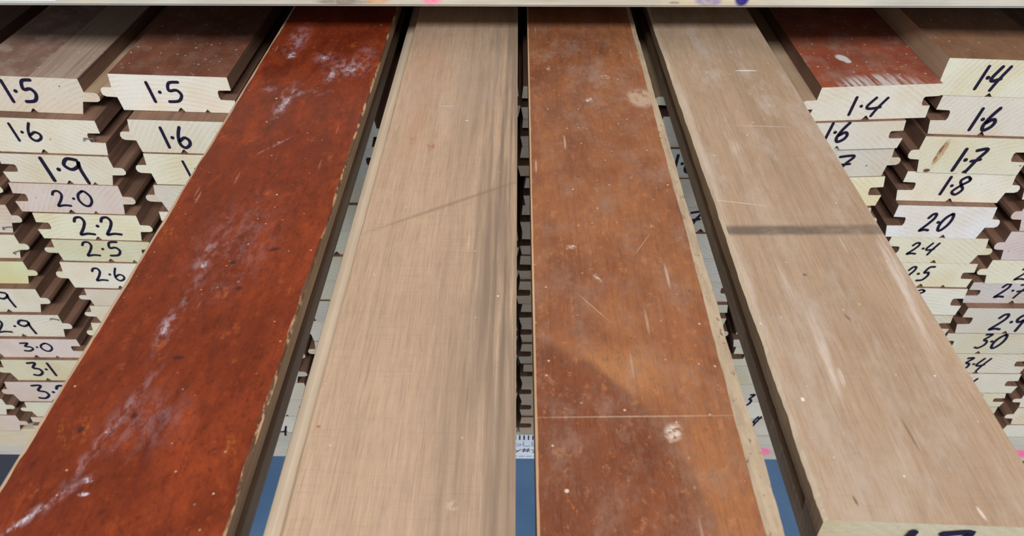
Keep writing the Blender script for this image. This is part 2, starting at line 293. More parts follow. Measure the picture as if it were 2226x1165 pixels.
 ('L4', 11, -73.9, -0.1, 638.7, 615.2, 2.3, 0.0, 'L', 1, None, None, 'pale board end in stack carrying the sanded pale plank, fifth layer above the rail'),
 ('L4', 12, -75.9, -2.3, 614.9, 591.5, 0.4, 0.0, 'L', 1, None, None, 'pale board end in stack carrying the sanded pale plank, fourth layer above the rail'),
 ('L4', 13, -73.6, 0.1, 591.2, 567.8, 1.0, 0.0, 'L', 1, None, None, 'pale board end in stack carrying the sanded pale plank, third layer above the rail'),
 ('L4', 14, -76.1, -2.9, 567.5, 544.0, -1.8, 0.0, 'L', 1, None, None, 'pale board end in stack carrying the sanded pale plank, second layer above the rail'),
 ('L4', 15, -74.6, -1.1, 543.7, 520.3, 0, 0.0, 'L', 1, None, None, 'pale board end in stack carrying the sanded pale plank, lowest layer above the rail'),
 ('M1', 1, 3.8, 77.0, 876.0, 852.6, -1.7, 0.0, 'R', 1, None, None, 'pale board end in stack carrying the orange-brown plank, fifteenth layer above the rail'),
 ('M1', 2, 4.0, 77.8, 852.3, 828.8, 1.9, 0.0, 'R', 1, None, None, 'pale board end in stack carrying the orange-brown plank, fourteenth layer above the rail'),
 ('M1', 3, 3.2, 77.1, 828.5, 805.1, 2.3, 0.0, 'R', 1, None, None, 'pale board end in stack carrying the orange-brown plank, thirteenth layer above the rail'),
 ('M1', 4, 6.5, 80.0, 804.8, 781.4, 0.2, 0.0, 'R', 1, None, None, 'pale board end in stack carrying the orange-brown plank, twelfth layer above the rail'),
 ('M1', 5, 4.3, 77.9, 781.1, 757.6, 0.6, 0.0, 'R', 1, None, None, 'pale board end in stack carrying the orange-brown plank, eleventh layer above the rail'),
 ('M1', 6, 4.2, 78.1, 757.3, 733.9, 2.4, 0.0, 'R', 1, None, None, 'pale board end in stack carrying the orange-brown plank, tenth layer above the rail'),
 ('M1', 7, 3.0, 76.6, 733.6, 710.2, 1.1, 0.0, 'R', 1, None, None, 'pale board end in stack carrying the orange-brown plank, ninth layer above the rail'),
 ('M1', 8, 2.7, 76.0, 709.9, 686.4, -1.4, 0.0, 'R', 1, None, None, 'pale board end in stack carrying the orange-brown plank, eighth layer above the rail'),
 ('M1', 9, 4.9, 78.1, 686.1, 662.7, -1.5, 0.0, 'R', 1, None, None, 'pale board end in stack carrying the orange-brown plank, seventh layer above the rail'),
 ('M1', 10, 5.0, 78.9, 662.4, 639.0, 2.8, 0.0, 'R', 1, None, None, 'pale board end in stack carrying the orange-brown plank, sixth layer above the rail'),
 ('M1', 11, 4.8, 78.4, 638.7, 615.2, 0.4, 0.0, 'R', 1, None, None, 'pale board end in stack carrying the orange-brown plank, fifth layer above the rail'),
 ('M1', 12, 6.5, 79.8, 614.9, 591.5, -0.8, 0.0, 'R', 1, None, None, 'pale board end in stack carrying the orange-brown plank, fourth layer above the rail'),
 ('M1', 13, 5.8, 79.3, 591.2, 567.8, -0.4, 0.0, 'R', 1, None, None, 'pale board end in stack carrying the orange-brown plank, third layer above the rail'),
 ('M1', 14, 5.6, 79.4, 567.5, 544.0, 1.9, 0.0, 'R', 1, None, None, 'pale board end in stack carrying the orange-brown plank, second layer above the rail'),
 ('M1', 15, 5.1, 78.6, 543.7, 520.3, 0, 0.0, 'R', 1, None, None, 'pale board end in stack carrying the orange-brown plank, lowest layer above the rail'),
 ('M2', 1, 97.7, 171.0, 876.0, 852.6, 1.6, 0.0, 'L', 1, None, None, 'pale board end in stack carrying the dust-streaked pale plank, fifteenth layer above the rail'),
 ('M2', 2, 97.8, 171.2, 852.3, 828.8, 2.5, 0.0, 'L', 1, None, None, 'pale board end in stack carrying the dust-streaked pale plank, fourteenth layer above the rail'),
 ('M2', 3, 95.8, 168.9, 828.5, 805.1, 0.7, 0.0, 'R', 1, '1.6', (108.3, 809.8, 125.8, 823.8), 'pale board end in stack carrying the dust-streaked pale plank, thirteenth layer above the rail'),
 ('M2', 4, 97.2, 170.2, 804.8, 781.4, -0.3, 0.0, 'R', 1, None, None, 'pale board end in stack carrying the dust-streaked pale plank, twelfth layer above the rail'),
 ('M2', 5, 98.9, 172.0, 781.1, 757.6, 0.5, 0.0, 'R', 1, '1.7', (116.1, 762.3, 135.6, 776.3), 'pale board end in stack carrying the dust-streaked pale plank, eleventh layer above the rail'),
 ('M2', 6, 96.0, 168.8, 757.3, 733.9, -1.3, 0.0, 'R', 1, None, None, 'pale board end in stack carrying the dust-streaked pale plank, tenth layer above the rail'),
 ('M2', 7, 96.3, 169.1, 733.6, 710.2, -1.1, 0.0, 'L', 1, '2.0', (123.0, 714.9, 144.5, 728.9), 'pale board end in stack carrying the dust-streaked pale plank, ninth layer above the rail'),
 ('M2', 8, 98.1, 171.5, 709.9, 686.4, 2.4, 0.0, 'L', 1, None, None, 'pale board end in stack carrying the dust-streaked pale plank, eighth layer above the rail'),
 ('M2', 9, 96.9, 169.7, 686.1, 662.7, -1.2, 0.0, 'L', 1, '2.4', (128.5, 667.4, 150.4, 681.4), 'pale board end in stack carrying the dust-streaked pale plank, seventh layer above the rail'),
 ('M2', 10, 96.5, 169.8, 662.4, 639.0, 2.0, 0.0, 'R', 1, '2.5', (141.5, 643.7, 164.3, 657.7), 'pale board end in stack carrying the dust-streaked pale plank, sixth layer above the rail'),
 ('M2', 11, 99.1, 172.1, 638.7, 615.2, 0.1, 0.0, 'L', 1, None, None, 'pale board end in stack carrying the dust-streaked pale plank, fifth layer above the rail'),
 ('M2', 12, 98.2, 171.6, 614.9, 591.5, 2.2, 0.0, 'R', 1, None, None, 'pale board end in stack carrying the dust-streaked pale plank, fourth layer above the rail'),
 ('M2', 13, 99.2, 172.2, 591.2, 567.8, -0.5, 0.0, 'R', 1, None, None, 'pale board end in stack carrying the dust-streaked pale plank, third layer above the rail'),
 ('M2', 14, 97.3, 170.1, 567.5, 544.0, -1.0, 0.0, 'L', 1, None, None, 'pale board end in stack carrying the dust-streaked pale plank, second layer above the rail'),
 ('M2', 15, 97.2, 170.2, 543.7, 520.3, 0, 0.0, 'L', 1, None, None, 'pale board end in stack carrying the dust-streaked pale plank, lowest layer above the rail'),
 ('R1', 1, 198.0, 275.3, 874.9, 850.4, 2.2, 0.042, 'L', -1, '1.4', (218.4, 854.2, 243.2, 867.3), 'board with scraped red varnished face, end marked 1.4, beside the dust-streaked plank'),
 ('R1', 2, 186.9, 258.9, 850.1, 829.1, -0.2, 0.039, 'L', 1, '1.6', (206.6, 835.3, 225.7, 849.6), 'pale board end marked 1.6 directly under the red varnished 1.4 board'),
 ('R1', 3, 187.2, 259.6, 828.8, 804.8, 2.9, 0.036, 'R', 1, '1.7', (209.3, 808.7, 234.3, 822.6), 'pale board end with only a 7 showing, third layer under the red varnished board'),
 ('R1', 4, 185.1, 260.2, 804.5, 779.5, 2.7, 0.034, 'L', 1, None, None, 'yellowish board end with open groove, fourth layer under the red varnished board'),
 ('R1', 5, 183.1, 257.1, 779.2, 755.9, 0.1, 0.031, 'R', 1, None, None, 'board end with a tongue corner showing, fifth layer under the red varnished board'),
 ('R1', 6, 183.3, 257.3, 755.6, 732.3, 0.0, 0.028, 'L', 1, None, None, 'pale board end in stack under the red varnished board, tenth layer above the rail'),
 ('R1', 7, 185.2, 259.2, 732.0, 708.8, 0.0, 0.025, 'R', 1, None, None, 'pale board end in stack under the red varnished board, ninth layer above the rail'),
 ('R1', 8, 185.3, 259.3, 708.5, 685.2, 0.0, 0.022, 'R', 1, None, None, 'pale board end in stack under the red varnished board, eighth layer above the rail'),
 ('R1', 9, 184.6, 258.6, 684.9, 661.7, 0.0, 0.02, 'L', 1, None, None, 'pale board end in stack under the red varnished board, seventh layer above the rail'),
 ('R1', 10, 183.4, 257.4, 661.4, 638.1, 0.0, 0.017, 'R', 1, None, None, 'pale board end in stack under the red varnished board, sixth layer above the rail'),
 ('R1', 11, 185.8, 259.8, 637.8, 614.5, -0.0, 0.014, 'R', 1, None, None, 'pale board end in stack under the red varnished board, fifth layer above the rail'),
 ('R1', 12, 185.4, 259.4, 614.2, 591.0, 0.0, 0.011, 'L', 1, None, None, 'pale board end in stack under the red varnished board, fourth layer above the rail'),
 ('R1', 13, 185.8, 259.8, 590.7, 567.4, 0.0, 0.008, 'R', 1, '3', (205.3, 561.9, 214.8, 576.9), 'pale board end in stack under the red varnished board, third layer above the rail'),
 ('R1', 14, 182.2, 256.2, 567.1, 543.9, -0.0, 0.006, 'L', 1, None, None, 'pale board end in stack under the red varnished board, second layer above the rail'),
 ('R1', 15, 185.1, 259.1, 543.6, 520.3, 0, 0.003, 'L', 1, '4', (217.7, 533.3, 225.8, 547.1), 'pale board end in stack under the red varnished board, lowest layer above the rail'),
 ('R2', 1, 276.7, 352.2, 890.7, 864.8, 2.9, -0.032, 'N', 1, '1.4', (299.0, 870.4, 318.5, 886.7), 'board with brown face and yellowish end marked 1.4, topmost at the picture edge'),
 ('R2', 2, 282.0, 356.5, 864.5, 835.8, 3.3, -0.03, 'R', 1, '1.6', (306.9, 839.8, 327.4, 856.3), 'cream grooved board end marked 1.6 under the yellowish 1.4 board'),
 ('R2', 3, 279.5, 353.9, 835.5, 806.7, 2.4, -0.028, 'L', 1, '1.7', (305.4, 809.1, 326.1, 826.9), 'board end marked 1.7 with a brown knot streak beside the number'),
 ('R2', 4, 277.4, 355.1, 806.4, 781.5, 4.0, -0.026, 'R', 1, '1.8', (304.9, 787.9, 325.5, 803.0), 'grooved pale board end marked 1.8 under the knotty 1.7 board'),
 ('R2', 5, 276.9, 348.7, 781.2, 752.6, 1.4, -0.023, 'R', 1, '2.0', (298.6, 759.3, 321.6, 774.7), 'white smooth board end marked 2.0 with a brown strip of its top showing'),
 ('R2', 6, 281.1, 354.1, 752.3, 728.1, 1.8, -0.021, 'R', 1, '2.4', (296.8, 736.8, 319.0, 747.6), 'yellowish-cream board end marked 2.4 with a chipped corner'),
 ('R2', 7, 281.2, 355.6, 727.8, 703.9, 2.0, -0.019, 'L', 1, '2.5', (301.2, 710.0, 323.7, 724.1), 'cream board end marked 2.5 beside the dust-streaked pale plank, under the 2.4 board'),
 ('R2', 8, 282.2, 356.3, 703.6, 675.5, 0.4, -0.017, 'L', 1, '2.8', (300.5, 692.5, 323.9, 702.1), 'grooved board end with half an 8 showing beside the dust-streaked plank'),
 ('R2', 9, 281.0, 355.0, 675.2, 651.6, 0.1, -0.015, 'L', 1, None, None, 'unmarked grooved board end two layers under the cream 2.5 board'),
 ('R2', 10, 280.2, 354.2, 651.3, 629.7, 0.0, -0.013, 'L', 1, None, None, 'pale board end in stack under the yellowish 1.4 board, sixth layer above the rail'),
 ('R2', 11, 281.0, 355.0, 629.4, 607.8, 0.0, -0.011, 'L', 1, None, None, 'pale board end in stack under the yellowish 1.4 board, fifth layer above the rail'),
 ('R2', 12, 279.8, 353.8, 607.5, 585.9, -0.0, -0.009, 'L', 1, None, None, 'pale board end in stack under the yellowish 1.4 board, fourth layer above the rail'),
 ('R2', 13, 281.2, 355.2, 585.6, 564.1, 0.0, -0.006, 'L', 1, None, None, 'pale board end in stack under the yellowish 1.4 board, third layer above the rail'),
 ('R2', 14, 280.7, 354.7, 563.8, 542.2, 0.0, -0.004, 'L', 1, None, None, 'pale board end in stack under the yellowish 1.4 board, second layer above the rail'),
 ('R2', 15, 281.2, 355.2, 541.9, 520.3, 0.0, -0.002, 'L', 1, None, None, 'pale board end in stack under the yellowish 1.4 board, lowest layer above the rail'),
 ('R3', 1, 366.4, 441.5, 879.8, 856.5, 0.5, -0.01, 'L', 1, None, None, 'pale board end in outer stack holding the 2.7 board, fifteenth layer above the rail'),
 ('R3', 2, 370.5, 445.6, 856.2, 832.3, 0.6, -0.009, 'R', 1, None, None, 'pale board end in outer stack holding the 2.7 board, fourteenth layer above the rail'),
 ('R3', 3, 368.7, 443.9, 832.0, 808.9, 0.9, -0.009, 'L', 1, None, None, 'pale board end in outer stack holding the 2.7 board, thirteenth layer above the rail'),
 ('R3', 4, 367.2, 442.4, 808.6, 784.5, 1.4, -0.008, 'R', 1, None, None, 'pale board end in outer stack holding the 2.7 board, twelfth layer above the rail'),
 ('R3', 5, 373.0, 448.4, 784.2, 755.5, 2.4, -0.007, 'L', 1, None, None, 'pinkish grey board end at the picture edge beside the 2.0 board'),
 ('R3', 6, 371.5, 446.8, 755.2, 728.0, 1.8, -0.007, 'L', 1, None, None, 'reddish-edged board end at the picture edge beside the chipped 2.4 board'),
 ('R3', 7, 368.4, 443.7, 727.7, 704.2, 1.8, -0.006, 'L', 1, '2.6', (392.3, 708.4, 416.9, 722.0), 'cream board end with just the start of a number, above the 2.7 board'),
 ('R3', 8, 363.6, 438.1, 703.9, 681.9, 3.3, -0.005, 'R', 1, '2.7', (385.1, 688.5, 409.5, 702.6), 'greyish grooved board end marked 2.7 at the picture edge'),
 ('R3', 9, 365.0, 440.2, 681.6, 653.6, 1.3, -0.005, 'R', 1, '2.9', (390.1, 658.0, 419.0, 675.3), 'board end marked 2.9 at the picture edge under a strip of grey top face'),
 ('R3', 10, 358.9, 435.1, 653.3, 629.8, 1.1, -0.004, 'R', 1, '3.0', (385.8, 636.4, 410.7, 652.5), 'yellowish blurred board end marked 3.0 above the one marked 3.4'),
 ('R3', 11, 362.8, 438.0, 629.5, 605.7, 1.0, -0.003, 'L', 1, '3.4', (381.5, 609.6, 406.3, 624.4), 'blurred white board end marked 3.4 under the yellowish 3.0 board'),
 ('R3', 12, 365.5, 439.6, 605.4, 580.6, 0.6, -0.003, 'L', 1, '3.4', (377.4, 584.3, 404.0, 599.6), 'board end with just a 4 showing beside the dust-streaked plank, under the 3.4 board'),
 ('R3', 13, 362.3, 436.4, 580.3, 562.3, 0.4, -0.002, 'L', 1, None, None, 'thin unmarked grooved board end second below the board marked 3.4'),
 ('R3', 14, 363.2, 436.3, 562.0, 537.3, 0.3, -0.001, 'L', 1, None, None, 'unmarked grooved white board end above the lowest layer, beside the dust-streaked plank'),
 ('R3', 15, 363.0, 438.0, 537.0, 520.3, 0.0, -0.001, 'R', 1, None, None, 'lowest white board end lying on the pink-marked rail beside the dust-streaked plank'),
 ('RX', 1, 462.5, 537.2, 647.6, 625.4, 4.5, 0.0, 'L', 1, None, None, 'pale board end in outermost stack past the 3.4 board, sixth layer above the rail'),
 ('RX', 2, 459.8, 534.4, 625.1, 601.9, 3.8, 0.0, 'L', 1, None, None, 'board end with a tongue in the dark gap beside the 3.4 board'),
 ('RX', 3, 459.2, 533.6, 601.6, 579.5, 2.2, 0.0, 'L', 1, None, None, 'white tongued board end at the picture edge beside the lone 4'),
 ('RX', 4, 454.2, 531.4, 579.2, 560.6, 1.2, 0.0, 'L', 1, None, None, 'white board end at the picture edge, third layer above the rail'),
 ('RX', 5, 455.6, 530.7, 560.3, 537.3, 0.6, 0.0, 'L', 1, None, None, 'white board end at the picture edge, second layer above the pink-marked rail'),
 ('RX', 6, 455.0, 530.0, 537.0, 520.3, 0, 0.0, 'L', 1, None, None, 'white board end at the picture edge lying on the pink-marked rail'),
]
def sanded(name, a, b, d, streaks, saw=.3):
    k = N(name, .6, .25)
    g = k.noise((1900, 40, 10), 6, .7); g2 = k.noise((240, 5, 10), 5, .6); bl = k.noise((34, 14, 10), 5, .6)
    sw = k.noise((50, 1500, 10), 2, .6)
    c = k.mix(k.rng(bl, .3, .7), lin(*a), lin(*b))
    c = k.mix(k.rng(g2, .45, .75, 0, .45), c, lin(*d))
    c = k.mix(k.rng(g, .46, .70, 0, .45), c, k.mix(1.0, c, (.70,.64,.59,1), 'MULTIPLY'))
    c = k.mix(k.rng(g, .50, .32, 0, .45), c, k.mix(1.0, c, (1.18,1.17,1.16,1), 'MULTIPLY'))
    c = k.mix(k.rng(sw, .5, .75, 0, saw), c, k.mix(1.0, c, (.80,.78,.76,1), 'MULTIPLY'))
    c = k.mix(k.rng(k.noise((900,700,10),4,.7), .55,.75,0,.3), c, k.mix(1.0, c, (.72,.70,.68,1), 'MULTIPLY'))
    vf = k.noise((2600, 60, 10), 3, .7, loc=(1,2,0)); c = k.mix(k.rng(vf, .50,.66,0,.5), c, k.mix(1.0, c, (.70,.64,.58,1), 'MULTIPLY'))
    gy = k.noise((300,120,10),6,.75,loc=(8,3,0)); c = k.mix(k.rng(gy,.48,.70,0,.32), c, lin(146,132,120))
    scr = [k.specks(s_, r_, .25, k.mapv((1,.08,1),(l_,.1,0),(0,0,math.radians(a_)))) for s_,r_,l_,a_ in ((120,.10,.2,80),(130,.09,.9,-60),(140,.09,.5,12))]
    c = k.mix(k.math('MULTIPLY', k.vmax(scr), .45), c, lin(224,212,198))
    k.bump(g, .00025, .5)
    return k, c, g, g2
def m_pale_plank():
    k, c, g, g2 = sanded('sanded_pale_face', (189,164,142), (178,153,132), (155,134,115), None, .35)
    wv = k.noise((120, 6, 10), 4, .6, loc=(2,0,0))
    band = k.math('MULTIPLY', k.rng(k.sepx(), .002, .024), k.rng(wv, .38, .62), True)
    c = k.mix(k.math('MULTIPLY', band, .8), c, k.mix(k.rng(g2,.4,.65), lin(150,130,112), lin(118,104,94)))
    c = k.mix(k.math('MULTIPLY', k.blob(.030,-.16,.016,.35,0,.2), k.rng(k.noise((400,7,10),4,.6), .40,.62), True), c, lin(128,112,98))
    c = k.mix(k.vmax([k.blob(-.0185,-.10,.010,.06,-6,.1,.35), k.blob(-.02,-.02,.02,.05,0,.1,.35)]), c, lin(172,130,102))
    rag = k.rng(k.noise((420,420,10),5,.75), .42, .62)
    c = k.mix(k.math('MULTIPLY', k.vmax([k.blob(-.0095,-.1205,.0034,.006,0,.2,1,rag), k.blob(-.0205,-.1115,.0045,.0012,-12,.2,1,rag), k.blob(-.0195,-.1145,.0010,.005,0,.2,1,rag), k.blob(-.030,-.2985,.0012,.0008,0,.2,1)]), .8), c, lin(158,84,44))
    c = k.mix(k.blob(.006,-.170,.0018,.06,-58,.25,.42), c, lin(120,104,92))
    c = k.mix(k.math('MULTIPLY', k.blob(.002,-.05,.04,.07,0,.2,.30), k.rng(k.noise((60,40,10),5,.7),.4,.65), True), c, lin(166,154,146))
    c = k.mix(k.vmax([k.blob(.0076,-.0932,.0011,.0005,20,.6), k.blob(-.0339,-.2452,.0010,.0004,-10,.6), k.blob(.016,-.3277,.0028,.0026,0,.2,.4,rag), k.blob(-.004,-.077,.006,.0004,0,.5,.5)]), c, lin(226,216,206))
    c = k.mix(k.specks(120, .07, .3), c, lin(215,205,195))
    return k.col(c)
def m_orange():
    k = N('worn_orange_brown_face', .5, .35)
    g = k.noise((620, 12, 10), 5, .65); bl = k.noise((48, 20, 10), 7, .7, dist=.6); fine = k.noise((800, 500, 10), 4, .7)
    c = k.mix(k.rng(bl, .3, .7), lin(122,72,48), lin(152,96,62))
    c = k.mix(k.rng(k.noise((30,18,10),5,.6,loc=(5,2,0)), .42, .68, 0, .8), c, lin(164,110,72))
    # old, darker finish left inside a curved edge
    ell = k.n('Mapping'); ell.vector_type = 'TEXTURE'; k.L(k.tc, ell.inputs[0]); ell.inputs['Location'].default_value = (-.046,-.352,0); ell.inputs['Scale'].default_value = (.062,.092,1000)
    ln = k.n('VectorMath'); ln.operation = 'LENGTH'; k.L(ell.outputs[0], ln.inputs[0])
    d = k.math('ADD', ln.outputs['Value'], k.math('MULTIPLY', k.noise((90,60,10),3,.5), .10))
    c = k.mix(k.rng(d, 1.10, .98, 0, .8), c, k.mix(k.rng(bl,.35,.7), lin(102,52,34), lin(130,72,46)))
    ring = k.math('MULTIPLY', k.rng(d, 1.00, 1.05), k.rng(d, 1.10, 1.055), True)
    c = k.mix(k.math('MULTIPLY', ring, .35), c, lin(112,74,56))
    c = k.mix(k.math('MULTIPLY', k.rng(d, 1.05, 1.1), k.blob(-.010,-.275,.030,.020,0,.2,.7), True), c, lin(180,126,84))
    c = k.mix(k.rng(g, .50, .75, 0, .55), c, k.mix(1.0, c, (.66,.56,.50,1), 'MULTIPLY'))
    c = k.mix(k.rng(fine, .52, .72, 0, .6), c, lin(120,90,78))
    fb = k.noise((2200,110,10),4,.7); c = k.mix(k.rng(fb,.5,.68,0,.6), c, k.mix(1.0, c, (.64,.56,.50,1), 'MULTIPLY'))
    mo = k.noise((330,200,10),6,.75,loc=(3,8,0)); c = k.mix(k.rng(mo,.53,.68,0,.6), c, lin(112,84,72)); c = k.mix(k.rng(mo,.45,.34,0,.4), c, lin(188,130,88))
    scr = [k.specks(s_, r_, .32, k.mapv((1,.08,1),(l_,.1,0),(0,0,math.radians(a_)))) for s_,r_,l_,a_ in ((130,.10,.2,25),(130,.10,.9,-40),(110,.09,.5,75),(150,.10,.7,-5))]
    c = k.mix(k.math('MULTIPLY', k.vmax(scr), .6), c, lin(206,184,166))
    gr = k.rng(k.noise((80,50,10),7,.75,loc=(1,1,0)), .45, .72); rag = k.rng(k.noise((480,380,10),6,.75), .42, .62)
    c = k.mix(k.math('MULTIPLY', gr, .55), c, lin(150,122,108))
    c = k.mix(k.vmax([k.blob(-.020,-.015,.016,.022,0,.1,.65,gr), k.blob(0,.01,.03,.02,0,.1,.5,gr), k.blob(.005,-.045,.02,.03,0,.1,.45,gr)]), c, lin(160,146,138))
    c = k.mix(k.vmax([k.blob(.0275,-.0665,.0095,.0135,0,.55,.95,k.rng(k.noise((260,160,10),5,.7),.3,.55)), k.blob(.034,-.012,.003,.014,0,.3,.8,rag)]), c, lin(182,158,140))
    c = k.mix(k.vmax([k.blob(.0096,-.3,.0038,.0050,-20,.25,1,k.rng(k.noise((500,420,10),5,.7),.40,.56)), k.blob(-.0188,-.2025,.0030,.0022,10,.3,.9,rag), k.blob(-.0230,-.029,.0018,.004,0,.3,.9,rag), k.blob(-.0017,-.0690,.0030,.004,0,.3,.9,rag), k.blob(-.0090,-.223,.0050,.0012,-60,.3,.8,rag), k.blob(.010,-.040,.003,.004,40,.3,.9,rag), k.blob(-.026,-.3223,.0009,.0009,0,.5,.9)]), c, lin(212,196,186))
    c = k.mix(k.vmax([k.blob(-.002,-.2935,.045,.00045,1.2,.4,.65,k.rng(gr,0,1,.55,1)), k.blob(-.012,-.24,.00035,.012,35,.4,.4), k.blob(.012,-.2,.0003,.012,-30,.4,.4)]), c, lin(204,180,160))
    c = k.mix(k.specks(190, .12, .55), c, lin(200,178,164)); c = k.mix(k.specks(80, .05, .4, k.mapv((1,1,1),(.3,.1,0))), c, lin(228,214,204))
    c = k.mix(k.specks(150, .12, .22, k.mapv((1,1,1),(.7,.4,0))), c, lin(96,64,54))
    k.put(k.rng(bl, .3, .7, .42, .6), k.b.inputs['Roughness'])
    k.bump(g, .0002, .4); return k.col(c)
def m_dusty():
    k, c, g, g2 = sanded('dust_streaked_face', (178,154,131), (166,142,120), (146,125,106), None, .3)
    du = k.rng(k.noise((60,18,10),7,.72,loc=(4,4,0)), .44, .68); st = k.rng(k.noise((240,16,10),5,.7,loc=(9,1,0)), .42, .66)
    c = k.mix(k.math('MULTIPLY', du, .6), c, lin(186,172,162))
    far = k.vmax([k.blob(.002,-.05,.045,.09,0,.1,.7,du), k.blob(-.022,-.12,.014,.07,-4,.1,.8,du), k.blob(.024,-.14,.016,.06,-10,.1,.55,du)])
    c = k.mix(far, c, lin(180,168,160))
    c = k.mix(k.vmax([k.blob(-.0335,-.16,.0050,.24,0,.2,.45,k.rng(st,0,1,.35,1)), k.blob(.0290,-.225,.0048,.07,-6,.1,.75,k.rng(st,0,1,.12,1)), k.blob(-.0135,-.262,.0028,.030,-3,.25,.95,st), k.blob(-.019,-.232,.004,.03,-3,.2,.7,st), k.blob(-.0145,-.120,.004,.012,0,.2,.8,st), k.blob(-.0112,-.2755,.0012,.006,-4,.4,.9,k.rng(st,0,1,.5,1)), k.blob(.0145,-.2600,.0028,.0012,-20,.3,.8,st), k.blob(.0126,-.3290,.0007,.0030,10,.5,.95), k.blob(.014,-.005,.010,.006,0,.2,.7,du)]), c, lin(208,196,188))
    # stain left by a strapping band
    y = k.math('ADD', k.sepy(), k.math('MULTIPLY', k.sepx(), -.02))
    bd = k.math('MULTIPLY', k.rng(y, -.1945,-.1915), k.rng(y, -.1845,-.1880), True)
    c = k.mix(k.math('MULTIPLY', bd, k.rng(k.noise((70,160,10),5,.7), .25,.6,.35,.8), True), c, lin(92,84,78))
    c = k.mix(k.vmax([k.blob(.0115,-.0310,.0085,.0009,0,.5,.95), k.blob(-.0235,-.169,.018,.0004,-12,.5,.4), k.blob(.004,-.098,.02,.0004,-3,.5,.4), k.blob(-.0275,-.2857,.0008,.0012,0,.4,.95)]), c, lin(228,222,216))
    c = k.mix(k.vmax([k.blob(.0010,-.2450,.0008,.0028,15,.3,.6), k.blob(.0030,-.3,.0006,.010,4,.3,.55), k.blob(-.023,-.325,.0006,.0025,8,.3,.7), k.blob(-.008,-.22,.0012,.0012,0,.3,.7)]), c, lin(92,70,56))
    c = k.mix(k.specks(150, .09, .4), c, lin(222,212,204))
    return k.col(c)
M_RED, M_SAND, M_ORANGE, M_DUSTY = m_red(), m_pale_plank(), m_orange(), m_dusty()
M_DKSIDE = m_side('dark_edge_groove_shade', (104,82,64), (84,66,52), (68,54,44))  # dark brown; inside the plank grooves it stands in for their shade
M_MIDSIDE = m_side('red_plank_edge', (150,128,104), (128,106,86), (100,82,66), 1.1)
M_GREYSIDE = m_side('grey_plank_edge', (156,132,106), (134,112,88), (104,86,68), 1.1)
M_RAW = m_side('raw_arris', (206,172,138), (184,146,112), (128,88,62), .7)
M_RAWGREY = m_side('worn_pale_edge', (206,190,170), (190,174,154), (160,144,126), .6)
def m_pitted():
    k = N('pitted_pale_edge', .7, .2)
    g = k.noise((300,60,300),5,.7); c = k.mix(k.rng(g,.35,.7), lin(184,166,143), lin(162,144,123))
    pit = k.math('MULTIPLY', k.rng(k.noise((420,230,420),4,.65,loc=(3,0,0)), .60,.68), k.rng(k.noise((20,16,20),3,.6,loc=(5,0,0)), .42,.55), True)
    c = k.mix(k.math('MULTIPLY', pit, .85), c, lin(92,62,46)); return k.col(c)
M_PIT = m_pitted()

def m_chip():
    k = N('chipped_edge', .65, .2); ch = k.rng(k.noise((200,70,200),4,.65), .50,.60)
    return k.col(k.mix(ch, k.mix(k.rng(k.noise((300,40,300),4,.6),.35,.65), lin(112,84,66), lin(92,58,44)), lin(196,160,124)))
M_CHIP = m_chip()
# ---------------------------------------------------------------- handwriting
G = {'0': (.62, [[(.34,1),(.10,.78),(.02,.42),(.16,.08),(.38,.02),(.58,.30),(.60,.66),(.44,.96),(.30,.98)]]),
 '1': (.16, [[(.02,1),(.08,.5),(.14,0)]]),
 '2': (.66, [[(.02,.74),(.14,.96),(.36,.98),(.44,.74),(.30,.40),(.08,.06),(.10,.0),(.36,.06),(.66,.02)]]),
 '3': (.60, [[(.04,.98),(.46,1.0),(.22,.62),(.50,.52),(.58,.26),(.34,.02),(.06,.06)]]),
 '4': (.66, [[(.20,.98),(.04,.50),(.20,.36),(.60,.46)],[(.66,.98),(.50,.40),(.44,-.06)]]),
 '5': (.60, [[(.60,1.0),(.24,.96),(.16,.58),(.44,.60),(.58,.36),(.42,.06),(.04,.02)]]),
 '6': (.54, [[(.26,1.02),(.10,.62),(.06,.20),(.24,.0),(.48,.14),(.52,.36),(.34,.50),(.10,.34)]]),
 '7': (.60, [[(.02,.92),(.58,.98),(.42,.50),(.30,-.06)],[(.14,.44),(.62,.52)]]),
 '8': (.60, [[(.54,.86),(.30,1.0),(.08,.80),(.28,.54),(.54,.28),(.36,.0),(.06,.16),(.26,.50),(.54,.76),(.50,.92)]]),
 '9': (.56, [[(.46,.90),(.18,.96),(.02,.70),(.20,.50),(.44,.66),(.48,.86),(.46,.50),(.54,-.10)]]),
 'b': (.5, [[(.05,1.1),(.05,0),(.4,.05),(.45,.4),(.1,.45)]]), 'L': (.5, [[(.05,1),(.05,0),(.5,0)]]),
 'y': (.5, [[(.05,.7),(.25,.3)],[(.5,.7),(.1,-.2)]]), '#': (.6, [[(.2,1),(.1,0)],[(.5,1),(.4,0)],[(0,.7),(.6,.7)],[(0,.3),(.6,.3)]]),
 'w': (.7, [[(0,.5),(.12,.1),(.25,.5),(.38,.1),(.5,.5),(.65,.2)]]), '|': (.12, [[(.05,1),(.05,0)]])}
def smooth(p, k=5):
    if len(p) < 3: return p
    q = [p[0]] + p + [p[-1]]; out = []
    for i in range(1, len(q)-2):
        for j in range(k):
            t = j/k; a, b, c, d = q[i-1], q[i], q[i+1], q[i+2]
            out.append(tuple(.5*(2*b[m]+(c[m]-a[m])*t+(2*a[m]-5*b[m]+4*c[m]-d[m])*t*t+(-a[m]+3*b[m]-3*c[m]+d[m])*t**3) for m in (0,1)))
    return out + [p[-1]]
